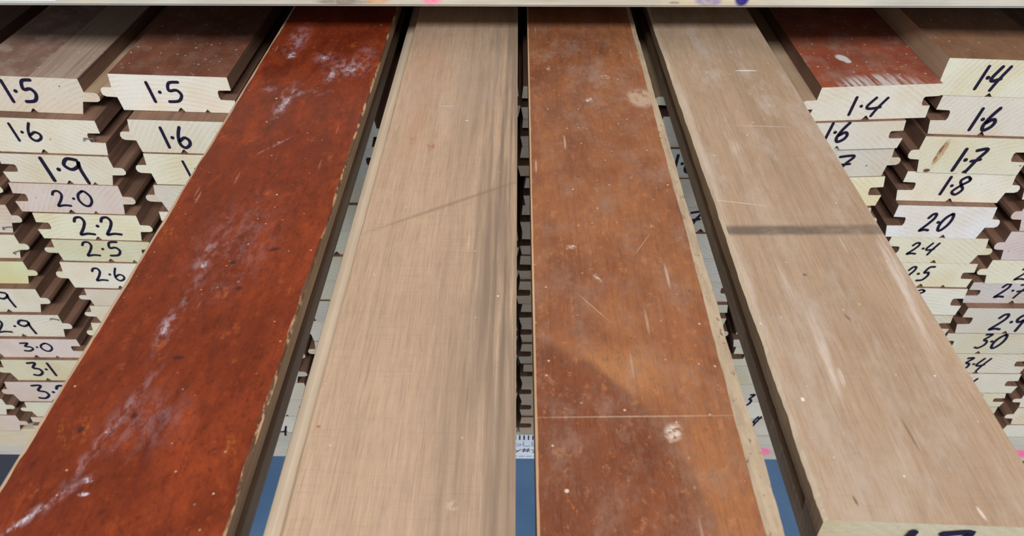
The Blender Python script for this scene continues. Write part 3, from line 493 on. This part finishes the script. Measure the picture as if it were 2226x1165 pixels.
def ribbon(V, F, p, w, y):
    p = smooth(p); n = len(p); b = len(V); L = []
    ext = w*.35
    for i in range(n):
        a, c = p[max(i-1,0)], p[min(i+1,n-1)]
        dx, dz = c[0]-a[0], c[1]-a[1]; l = math.hypot(dx,dz) or 1; L.append((dx/l, dz/l))
    pts = [(p[0][0]-L[0][0]*ext, p[0][1]-L[0][1]*ext, L[0], .45)] + [(p[i][0],p[i][1],L[i],1.0) for i in range(n)] + [(p[-1][0]+L[-1][0]*ext, p[-1][1]+L[-1][1]*ext, L[-1], .45)]
    for x, z, t, s in pts:
        V += [(x - t[1]*w/2*s, y, z + t[0]*w/2*s), (x + t[1]*w/2*s, y, z - t[0]*w/2*s)]
    for i in range(len(pts)-1):
        F.append((b+2*i, b+2*i+1, b+2*i+3, b+2*i+2))
def write(text, x0, z0, x1, z1, w, y, parent, shear=0.0, mat=None, name='handwritten_number'):
    """pen strokes filling the box x0..x1, z0..z1 (parent's own coordinates), just proud of the face"""
    tot = 0; lay = []
    for ch in text:
        if ch == '.': lay.append((tot+.10, None)); tot += .34
        elif ch == ' ': tot += .4
        else:
            lay.append((tot, ch)); tot += G[ch][0] + .12
    tot -= .12; H = z1-z0; sx = (x1-x0)/tot; V, F = [], []
    for i, (cx, ch) in enumerate(lay):
        yy = y - .00002*i
        if ch is None:
            r = w*.62; c = (x0+(cx+.04)*sx + shear*H*.5, z0+.5*H); b = len(V)
            V += [(c[0]+r*math.cos(a*math.pi/4), yy, c[1]+r*math.sin(a*math.pi/4)) for a in range(8)]; F.append(tuple(range(b+7, b-1, -1)))
        else:
            for j, st in enumerate(G[ch][1]):
                ribbon(V, F, [(x0+(cx+px)*sx + shear*H*(pz-.0), z0+pz*H) for px, pz in st], w*random.uniform(.92,1.08), yy-.00001*j)
    return obj(name, V, F, [mat or M_INK], parent)

# ---------------------------------------------------------------- stacked tongue-and-groove boards
PIVOT = {'L1': -.325, 'L2': -.226, 'L0': -.415, 'R1': .222, 'R2': .318, 'R3': .403}
def tg_body(xl, xr, zt, zb, tilt, side, low, xc, pivot, tl=.0083):
    """front outline of a board without its tongue, clockwise from the top left; local to (xc, zb)"""
    t = zt-zb; g = random.uniform(.0078,.0092); a = random.uniform(.0003,.0014); lo = random.uniform(.002,.0055)*low
    n = random.uniform(-.006,.006); mid = (xl+xr)/2 + n
    P = [(xl, zt), (xr, zt)]
    if side == 'L':      # groove at the high-x side
        P += [(xr+a, zt-.36*t), (xr-g*.9, zt-.37*t), (xr-g, zt-.42*t), (xr-g, zt-.56*t), (xr-g*.9, zt-.63*t), (xr+lo*.6, zt-.64*t), (xr+lo*.4-.001, zb)]
    else:
        P += [(xr+a, zt-.37*t), (xr-lo*.4, zt-.64*t), (xr-lo, zb)]
    if random.random() < .25: P += [(mid+.020, zb), (mid+.018, zb+.0022), (mid+.016, zb)]
    P += [(mid+.0026, zb), (mid+.0004, zb+.0028), (mid-.0004, zb+.0028), (mid-.0026, zb)]
    if side == 'L':
        P += [(xl+lo, zb), (xl+lo*.4, zt-.64*t), (xl-a, zt-.37*t)]
    else:
        P += [(xl-lo*.4+.001, zb), (xl-lo*.6, zt-.64*t), (xl+g*.9, zt-.63*t), (xl+g, zt-.56*t), (xl+g, zt-.42*t), (xl+g*.9, zt-.37*t), (xl-a, zt-.36*t)]
    if side == 'L': T = [(xl-a, zt-.37*t), (xl+lo*.4, zt-.64*t), (xl-tl+.0026, zt-.63*t), (xl-tl+.0006, zt-.59*t), (xl-tl, zt-.5*t), (xl-tl+.0008, zt-.41*t), (xl-tl+.0024, zt-.375*t)]
    else: T = [(xr-lo*.4, zt-.64*t), (xr+a, zt-.37*t), (xr+tl-.0024, zt-.375*t), (xr+tl-.0008, zt-.41*t), (xr+tl, zt-.5*t), (xr+tl-.0006, zt-.59*t), (xr+tl-.0026, zt-.63*t)]
    if side == 'N': P, T = [(xl,zt),(xr,zt),(xr,zb),(mid+.0026,zb),(mid,zb+.0028),(mid-.0026,zb),(xl-.001,zb),(xl-.0005,zt-.3*t)], None
    f = lambda p: (p[0]-xc, p[1] + tilt*(p[0]-pivot) - zb)
    return [f(p) for p in P], T and [f(p) for p in T]
def prism(name, P, length, mats, idx_top, parent=None, loc=(0,0,0), end=0, side=1):
    n = len(P); V = [(x,0,z) for x,z in P] + [(x,length,z) for x,z in P]
    F = [tuple(range(n-1,-1,-1))[::-1], tuple(range(2*n-1, n-1, -1))]; MI = [end, end]
    for i in range(n):
        j = (i+1) % n; F.append((i, i+n, j+n, j)); MI.append(idx_top if (i == 0 and idx_top is not None) else side)
    o = obj(name, V, F, mats, parent, MI, loc)
    bm = bmesh.new(); bm.from_mesh(o.data); bmesh.ops.recalc_face_normals(bm, faces=bm.faces); bm.to_mesh(o.data); bm.free()
    return o
TOPS = {('L1',1): M_TOP_A, ('L2',1): M_TOP_B, ('R1',1): M_TOP_C, ('R2',1): M_TOP_D}
TINT = {('L1',4): (210,194,180), ('L2',1): (226,220,204), ('L1',5): (222,216,184), ('L1',6): (214,212,180), ('L0',10): (214,198,186), ('L0',11): (216,208,174), ('L0',7): (214,214,168), ('L0',12): (208,192,178), ('L0',14): (216,200,176),
 ('R1',1): (216,208,188), ('R2',1): (217,213,188), ('R2',5): (222,218,212), ('R2',6): (220,214,186), ('R3',5): (206,188,178), ('R3',6): (206,190,182), ('R3',8): (200,192,184), ('R3',10): (214,208,184), ('R1',4): (222,214,178), ('L1',1): (215,203,182), ('L0',5): (212,200,184), ('LX',4): (216,196,178)}
PUSH = {('L2',1): -3, ('L1',1): -3, ('R2',1): -5, ('R2',2): -5, ('R2',3): -3, ('R2',4): -3, **{('R3',q): -4 for q in range(1,9)}}
GROUP = {'L1': 'boards stacked under the grey-brown board', 'L2': 'boards stacked under the reddish-brown board', 'L0': 'boards stacked past the ring-grained board', 'LX': 'boards of the outermost stack past the 3.1 board',
 'L3': 'boards stacked under the dark red plank', 'L4': 'boards stacked under the sanded pale plank', 'M1': 'boards stacked under the orange-brown plank', 'M2': 'boards stacked under the dust-streaked plank',
 'R1': 'boards stacked under the red varnished board', 'R2': 'boards stacked under the yellowish 1.4 board', 'R3': 'boards stacked past the 2.4 board', 'RX': 'boards of the outermost stack past the 3.4 board'}
made = {}
for col_, row, xl, xr, zt, zb, s, tilt, side, low, mark, mb, label in BOARDS:
    xl, xr, zt, zb, s = (v/1000 for v in (xl, xr, zt, zb, s)); s -= PUSH.get((col_,row),0)/1000
    xc = (xl+xr)/2
    P, T = tg_body(xl, xr, zt, zb, tilt, side, low, xc, PIVOT.get(col_, xc), .0105 if (col_,row) in (('L1',1),('R1',1)) else (.0088 if col_ in ('L1','L2') and row < 7 else .0074))
    ln = random.uniform(1.25, 1.4)
    o = prism('floorboard', P, ln, [M_KNOT if mark == '1.7' and col_ == 'R2' else M_END, M_PALE if side == 'N' else M_SIDE, TOPS.get((col_,row), M_SIDE)], 2, loc=(xc, s, zb))
    tn = T and prism('tongue', T, ln, [M_END, M_PALE if row == 1 else M_SIDE], None, o)
    c = TINT.get((col_,row)) or random.choice([(220,212,190),(216,208,186),(222,216,196),(212,204,186),(218,212,184),(222,210,186)])
    j = random.uniform(-5,5); c = lin(*(min(255,v+j+q) for v, q in zip(c, (-2,0,7))))
    if col_ in ('L4','M1'): c = lin(*[min(255,v+j-14) for v in (206,188,166)])
    o.color = c
    if tn: tn.color = c
    tag(o, label, 'board', GROUP[col_])
    if mark:
        h = (mb[3]-mb[1])/1000
        sh = {'L': -.02, 'R': .30, 'M': .2}[col_[0]]
        write(mark, mb[0]/1000-xc, mb[1]/1000-zb, mb[2]/1000-xc-(sh*h if sh>0 else 0), mb[3]/1000-zb, max(.0019, min(.0028, h*.15)), -.00012, o, sh)
    made[(col_,row)] = o
# staples left in the wood
M_STEEL = N('staple_steel', .3, .5); M_STEEL.b.inputs['Metallic'].default_value = 1; M_STEEL = M_STEEL.col(lin(190,190,192))
def staple(key, dx, dz, ang):
    o = made[key]; V, F = [], []
    for k, (a, b) in enumerate((((-.003,0),(.003,0)), ((-.003,0),(-.0034,-.0035)), ((.003,0),(.0028,-.003)))):
        r = .0005; d = Vector((b[0]-a[0], 0, b[1]-a[1])).normalized(); u = Vector((0,1,0)); w = d.cross(u); bse = len(V)
        for q in (a, b):
            for m in range(6):
                th = m*math.pi/3; p = Vector((q[0],0,q[1])) + (u*math.cos(th)+w*math.sin(th))*r; V.append(tuple(p))
        for m in range(6): F.append((bse+m, bse+(m+1)%6, bse+6+(m+1)%6, bse+6+m))
    st = obj('staple', V, F, [M_STEEL], o, None, (dx, -.0012, dz)); st.rotation_euler = (.5, ang, .3)
staple(('L1',2), .031, .0125, .3); staple(('L0',6), .034, .0078, -.2); staple(('L0',5), .0335, .0060, .1); staple(('L0',9), .034, .0215, .5)

# ---------------------------------------------------------------- four long planks lying on top of the stacks
def carve(o, name, mis):
    """move the faces that carry the materials mis into a part of their own"""
    me = o.data; c = bpy.data.objects.new(name, me.copy()); C.objects.link(c); c.parent = o; c.data.name = name; c.color = o.color
    for ob, keep in ((c, True), (o, False)):
        bm = bmesh.new(); bm.from_mesh(ob.data)
        bmesh.ops.delete(bm, geom=[f for f in bm.faces if (f.material_index in mis and (name != 'cut_end' or f.calc_center_median().y < 0)) != keep], context='FACES'); bm.to_mesh(ob.data); bm.free()
def plank(name, xc, zb, P, MI, y0, y1, mats, jit, label, seg=260, taper={}, skew=0, parts=()):
    """P: outline (local x, z) clockwise from the top left; MI: material of the edge that starts at each point; jit: {point: (dx, dz)} raggedness along the length"""
    n = len(P); V, F, M = [], [], []
    ys = [y0 + (y1-y0)*(i/seg)**1.6 for i in range(seg+1)]
    st = {k: 0.0 for k in jit}
    for i, y in enumerate(ys):
        for k, (x, z) in enumerate(P):
            if k in jit:
                st[k] = .72*st[k] + .28*random.gauss(0, 1.3)
                x += st[k]*jit[k][0]; z += st[k]*jit[k][1]
            if k in taper: x += taper[k][0]*min(1, max(0, (taper[k][1]-y)/(taper[k][1]-taper[k][2])))
            V.append((x, y + skew*x*(1-i/seg), z))
    for i in range(seg):
        for k in range(n):
            a, b = i*n+k, i*n+(k+1) % n
            F.append((a, a+n, b+n, b)); M.append(MI[k])
    F.append(tuple(range(n))); M.append(0); F.append(tuple(range(seg*n+n-1, seg*n-1, -1))); M.append(0)
    o = obj(name, V, F, mats, None, M, (xc, 0, zb))
    bm = bmesh.new(); bm.from_mesh(o.data); bmesh.ops.recalc_face_normals(bm, faces=bm.faces); bm.to_mesh(o.data); bm.free()
    o.color = lin(214,206,184)
    for pn, mis in parts: carve(o, pn, mis)
    return tag(o, label, 'board', 'long planks pulled out across the stacks')
ZB = .8765; T = .0245
def strip(name, P, y0, y1, mats, parent, jit={}, seg=120):
    n = len(P); V, F, M = [], [], []; st = {k: 0 for k in jit}
    for i in range(seg+1):
        y = y0+(y1-y0)*(i/seg)**1.6
        for k, (x, z) in enumerate(P):
            if k in jit: st[k] = .8*st[k]+.2*random.gauss(0,1.3); x += st[k]*jit[k][0]; z += st[k]*jit[k][1]
            V.append((x,y,z))
    for i in range(seg):
        for k in range(n): a, b = i*n+k, i*n+(k+1) % n; F.append((a,a+n,b+n,b)); M.append(1)
    F += [tuple(range(n)), tuple(range(seg*n+n-1, seg*n-1, -1))]; M += [0,0]
    o = obj(name, V, F, mats, parent, M)
    bm = bmesh.new(); bm.from_mesh(o.data); bmesh.ops.recalc_face_normals(bm, faces=bm.faces); bm.to_mesh(o.data); bm.free(); o.color = lin(214,206,184)
    return o
M4 = lambda top, side, raw, raw2=None: [M_END, top, side, raw, raw2 or raw]
# dark red varnished plank: groove towards the pale one, tongue on the far side
GR = lambda x, o=.0005: [(x, T-.0085), (x-.0085, T-.0090), (x-.0092, T-.0125), (x-.0085, T-.0158), (x+o, T-.0163), (x+o, 0)]
P = [(-.0352,T), (.0357,T), (.0365,T-.0011), (.0367,T-.0066), (.0332,T-.0078), (.0330,T-.0110), (.0330,T-.0140), (.0332,T-.0160), (.0346,T-.0166), (.0342,0)] + [(-.0345,0), (-.0368,T-.0160), (-.0372,T-.0088), (-.0374,T-.0014)]
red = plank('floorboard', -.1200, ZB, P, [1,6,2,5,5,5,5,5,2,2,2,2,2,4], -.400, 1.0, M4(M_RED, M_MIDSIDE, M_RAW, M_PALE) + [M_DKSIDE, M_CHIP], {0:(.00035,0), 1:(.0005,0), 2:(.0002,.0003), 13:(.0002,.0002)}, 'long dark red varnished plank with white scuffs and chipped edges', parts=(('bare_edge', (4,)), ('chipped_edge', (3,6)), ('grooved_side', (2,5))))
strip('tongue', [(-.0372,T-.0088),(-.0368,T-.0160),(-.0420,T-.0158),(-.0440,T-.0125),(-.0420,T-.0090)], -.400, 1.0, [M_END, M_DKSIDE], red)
# pale sanded plank: rounded grey tongue on its side towards the red one
P = [(-.0325,T), (.0342,T), (.0345,T-.0004)] + GR(.0345,0) + [(-.0320,0), (-.0330,T-.0170), (-.0338,T-.0078), (-.0336,T-.0012)]
pale = plank('floorboard', -.0345, ZB, P, [1,3,2,2,2,2,2,2,2,2,2,3,3], -.400, 1.0, M4(M_SAND, M_GREYSIDE, M_PALE), {0:(.0002,0), 12:(.00015,.0001)}, 'long pale sanded plank with grey streaks and small orange stain', parts=(('worn_edge', (3,)), ('grooved_side', (2,))))
strip('tongue', [(-.0338,T-.0078),(-.0330,T-.0170),(-.0385,T-.0168),(-.0415,T-.0150),(-.0424,T-.0122),(-.0412,T-.0094),(-.0385,T-.0080)], -.400, 1.0, [M_END, M_RAWGREY], pale, {4:(.0001,0)})
# worn orange-brown plank: pitted pale edge
P = [(-.0345,T), (.0335,T), (.0364,T-.0012)] + GR(.0358,0) + [(-.0350,0), (-.0352,T-.0160), (-.0352,T-.0088), (-.0352,T-.0004)]
orange = plank('floorboard', .0415, ZB, P, [1,4,2,2,2,2,2,2,2,2,2,2,3], -.400, 1.0, M4(M_ORANGE, M_GREYSIDE, M_RAW, M_PIT), {1:(.0003,0), 2:(.0003,.0002), 0:(.0001,0)}, taper={1: (-.0030, .05, -.33)}, label='long worn orange-brown plank with pitted pale edge and curved darker patch', parts=(('pitted_edge', (4,)), ('bare_edge', (3,)), ('grooved_side', (2,))))
# dust-streaked plank: cut end in view, open groove on its near side
LG = [(-.0326,0), (-.0332,T-.0152), (-.0235,T-.0150), (-.0225,T-.0120), (-.0235,T-.0088), (-.0342,T-.0084)]
P = [(-.0332,T), (.0340,T), (.0345,T-.0006), (.0347,T-.0088), (.0343,T-.0160), (.0335,0)] + LG + [(-.0344,T-.0012)]
Y4 = -.3328
dusty = plank('floorboard', .1245, ZB, P, [1,3,2,2,2,2,4,5,5,5,5,2,3], Y4, 1.0, M4(M_DUSTY, M_GREYSIDE, M_RAWGREY, M_GREYSIDE) + [M_DKSIDE], {0:(.0003,0), 11:(.0001,.0001), 12:(.0002,.0002), 7:(.0003,.0002)}, skew=-.035, label='long tan plank with dusty white streaks, a dark band stain and its cut end showing', parts=(('worn_edge', (3,)), ('grooved_side', (2,4,5)), ('cut_end', (0,))))  # groove faces take the dark side material, so the slot's shade is painted in
strip('tongue', [(.0347,T-.0088),(.0395,T-.0090),(.0415,T-.0125),(.0395,T-.0158),(.0343,T-.0160)], Y4, 1.0, [M_END, M_GREYSIDE], dusty)
dusty.color = lin(186,178,156)
for ch_ in dusty.children: ch_.color = dusty.color
strip('groove_stop', [(-.0334,T-.0152),(-.0342,T-.0084),(-.0242,T-.0088),(-.0242,T-.0150)], Y4+.0006, Y4+.014, [M_GREYSIDE, M_GREYSIDE], dusty, seg=2)
write('1.7', -.0120, .0075, .0055, .0212, .0026, Y4-.00045, dusty, .3)

# ---------------------------------------------------------------- rack rails, posts, floor
def m_rail(name, marks):
    k = N(name, .7, .2); g = k.noise((14, 300, 380), 5, .6); bl = k.noise((22,60,60),5,.65)
    c = k.mix(k.rng(bl,.3,.7), lin(200,196,184), lin(186,181,169)); c = k.mix(k.rng(g,.45,.75,0,.5), c, lin(164,154,136))
    c = k.mix(k.rng(k.noise((7,40,40),4,.6,loc=(2,0,0)), .55,.68,0,.55), c, lin(222,200,160))
    rag = k.rng(k.noise((160,200,200),4,.7), .34,.58)
    def xz(x, z, rx, rz):
        m = k.n('Mapping'); m.vector_type = 'TEXTURE'; k.L(k.tc, m.inputs[0]); m.inputs['Location'].default_value = (x,0,z); m.inputs['Scale'].default_value = (rx,1000,rz)
        l = k.n('VectorMath'); l.operation = 'LENGTH'; k.L(m.outputs[0], l.inputs[0]); return k.rng(l.outputs['Value'], .55, 1, 1, 0)
    for x, z, rx, rz, colr in marks: c = k.mix(k.math('MULTIPLY', xz(x,z,rx,rz), k.rng(rag,0,1,.55 if colr[0] > 100 else .95,1)), c, lin(*colr))
    k.bump(g, .0003, .5); return k.col(c)
PINK, BLUE, DARK = (248,120,165), (40,34,120), (140,132,120)
M_RAILU = m_rail('upper_rail_wood', [(-.0517,.0065,.0085,.006,PINK),(.1145,.004,.010,.004,(150,140,170)),(.1345,.0062,.0055,.0068,BLUE),(-.085,.004,.010,.003,(206,160,120)),(-.105,.003,.02,.002,DARK),(.094,.003,.004,.001,DARK)])
M_RAILL = m_rail('lower_rail_wood', [(.2365,.013,.012,.008,PINK),(.489,.013,.020,.008,PINK)])
M_PAPER = flat('label_paper', (232,238,244), .6); M_PRINT = flat('label_print', (40,44,60), .6); M_PRINTB = flat('label_print_blue', (120,150,196), .6)
low = box('timber_rail', (-.72,0,.4815), (.72,.09,.520), [M_RAILL], None, .0015)
tag(low, 'pale timber rail the board stacks lie on, with pink marks and a paper label', 'rail')
up = box('timber_rail', (-.72,0,.9270), (.72,.09,.9720), [M_RAILU], None, .0015)
tag(up, 'pale timber rail across the top, with pink paint and blue ink marks', 'rail')
def label(parent, x0, x1, z0, z1):
    y = -.0452
    return obj('paper_label', [(x0,y,z0),(x1,y,z0),(x1,y,z1),(x0,y,z1),(x0,y+.0002,z0),(x1,y+.0002,z0),(x1,y+.0002,z1),(x0,y+.0002,z1)], [(0,1,2,3),(7,6,5,4),(0,4,5,1),(1,5,6,2),(2,6,7,3),(3,7,4,0)], [M_PAPER], parent)
lb = label(low, -.022, .034, .0005, .0370)
write('||||||||||||', -.018, .0300, .030, .0360, .0013, -.0454, lb, 0, M_PRINT, 'label_bars')
write('bLbLbL', -.018, .0205, .030, .0265, .0008, -.0454, lb, 0, M_PRINTB, 'label_print')
write('y#y#y#', -.018, .0110, .030, .0165, .0009, -.0454, lb, 0, M_PRINT, 'label_print')
write('wwwwwww', -.018, .0030, .030, .0070, .0006, -.0454, lb, 0, M_PRINTB, 'label_print')
label(up, -.330, -.2795, .0032, .040)
rear = box('timber_rail', (-.72,.95,.4815), (.72,1.04,.520), [M_RAILL], None, .0015); tag(rear, 'second timber rail deep under the stacks, carrying the far board ends', 'rail')
M_POST = N('dark_steel', .55, .4).col(lin(62,62,70))
for sx, w in ((-1, 'beyond the 3.2 board'), (1, 'beside the pink-marked rail end')):
    x = sorted((sx*.548, sx*.628)); p = box('rack_post', (x[0],.0902,0), (x[1],.15,1.25), [M_POST], None, .003)
    tag(p, 'dark grey steel rack post behind the pale rail, '+w, 'post')
for sx, w in ((-1, 'at the end past the 3.2 board'), (1, 'at its pink-marked end')):
    x = sorted((sx*.492, sx*.60)); p = box('rack_post', (x[0],.012,0), (x[1],.075,.4812), [M_POST], None, .003)
    tag(p, 'short dark post under the pale rail, '+w, 'post')
deck = box('unseen_shade_deck', (-.545,.0,.9722), (.545,1.5,.990), [M_PALE]); tag(deck, 'unseen deck for the bay above, added on the upper rail for its shade', 'shelf')  # deck out of view, added so no light drops in from above
pk = box('unseen_timber_block', (-.545,.0,.9904), (.545,1.5,1.75), [M_PALE], None, .004); tag(pk, 'unseen block standing in for timber above the upper rail, added to cut overhead light', 'unseen timber block')  # block out of view, added so overhead light fades towards the rack
k = N('blue_floor_paint', .55, .35); n1 = k.noise((6,6,6),5,.6)
fl = box('floor', (-3,-3,-.05), (3,3,0), [k.col(k.mix(k.rng(n1,.3,.7), lin(104,138,180), lin(88,122,164)))]); fl['kind'] = 'structure'
wl = box('unseen_back_wall', (-3,1.6,0), (3,1.7,3), [flat('dark_wall_paint', (70,68,66), .9)]); wl['kind'] = 'structure'  # wall added behind the rack to stop background light coming through
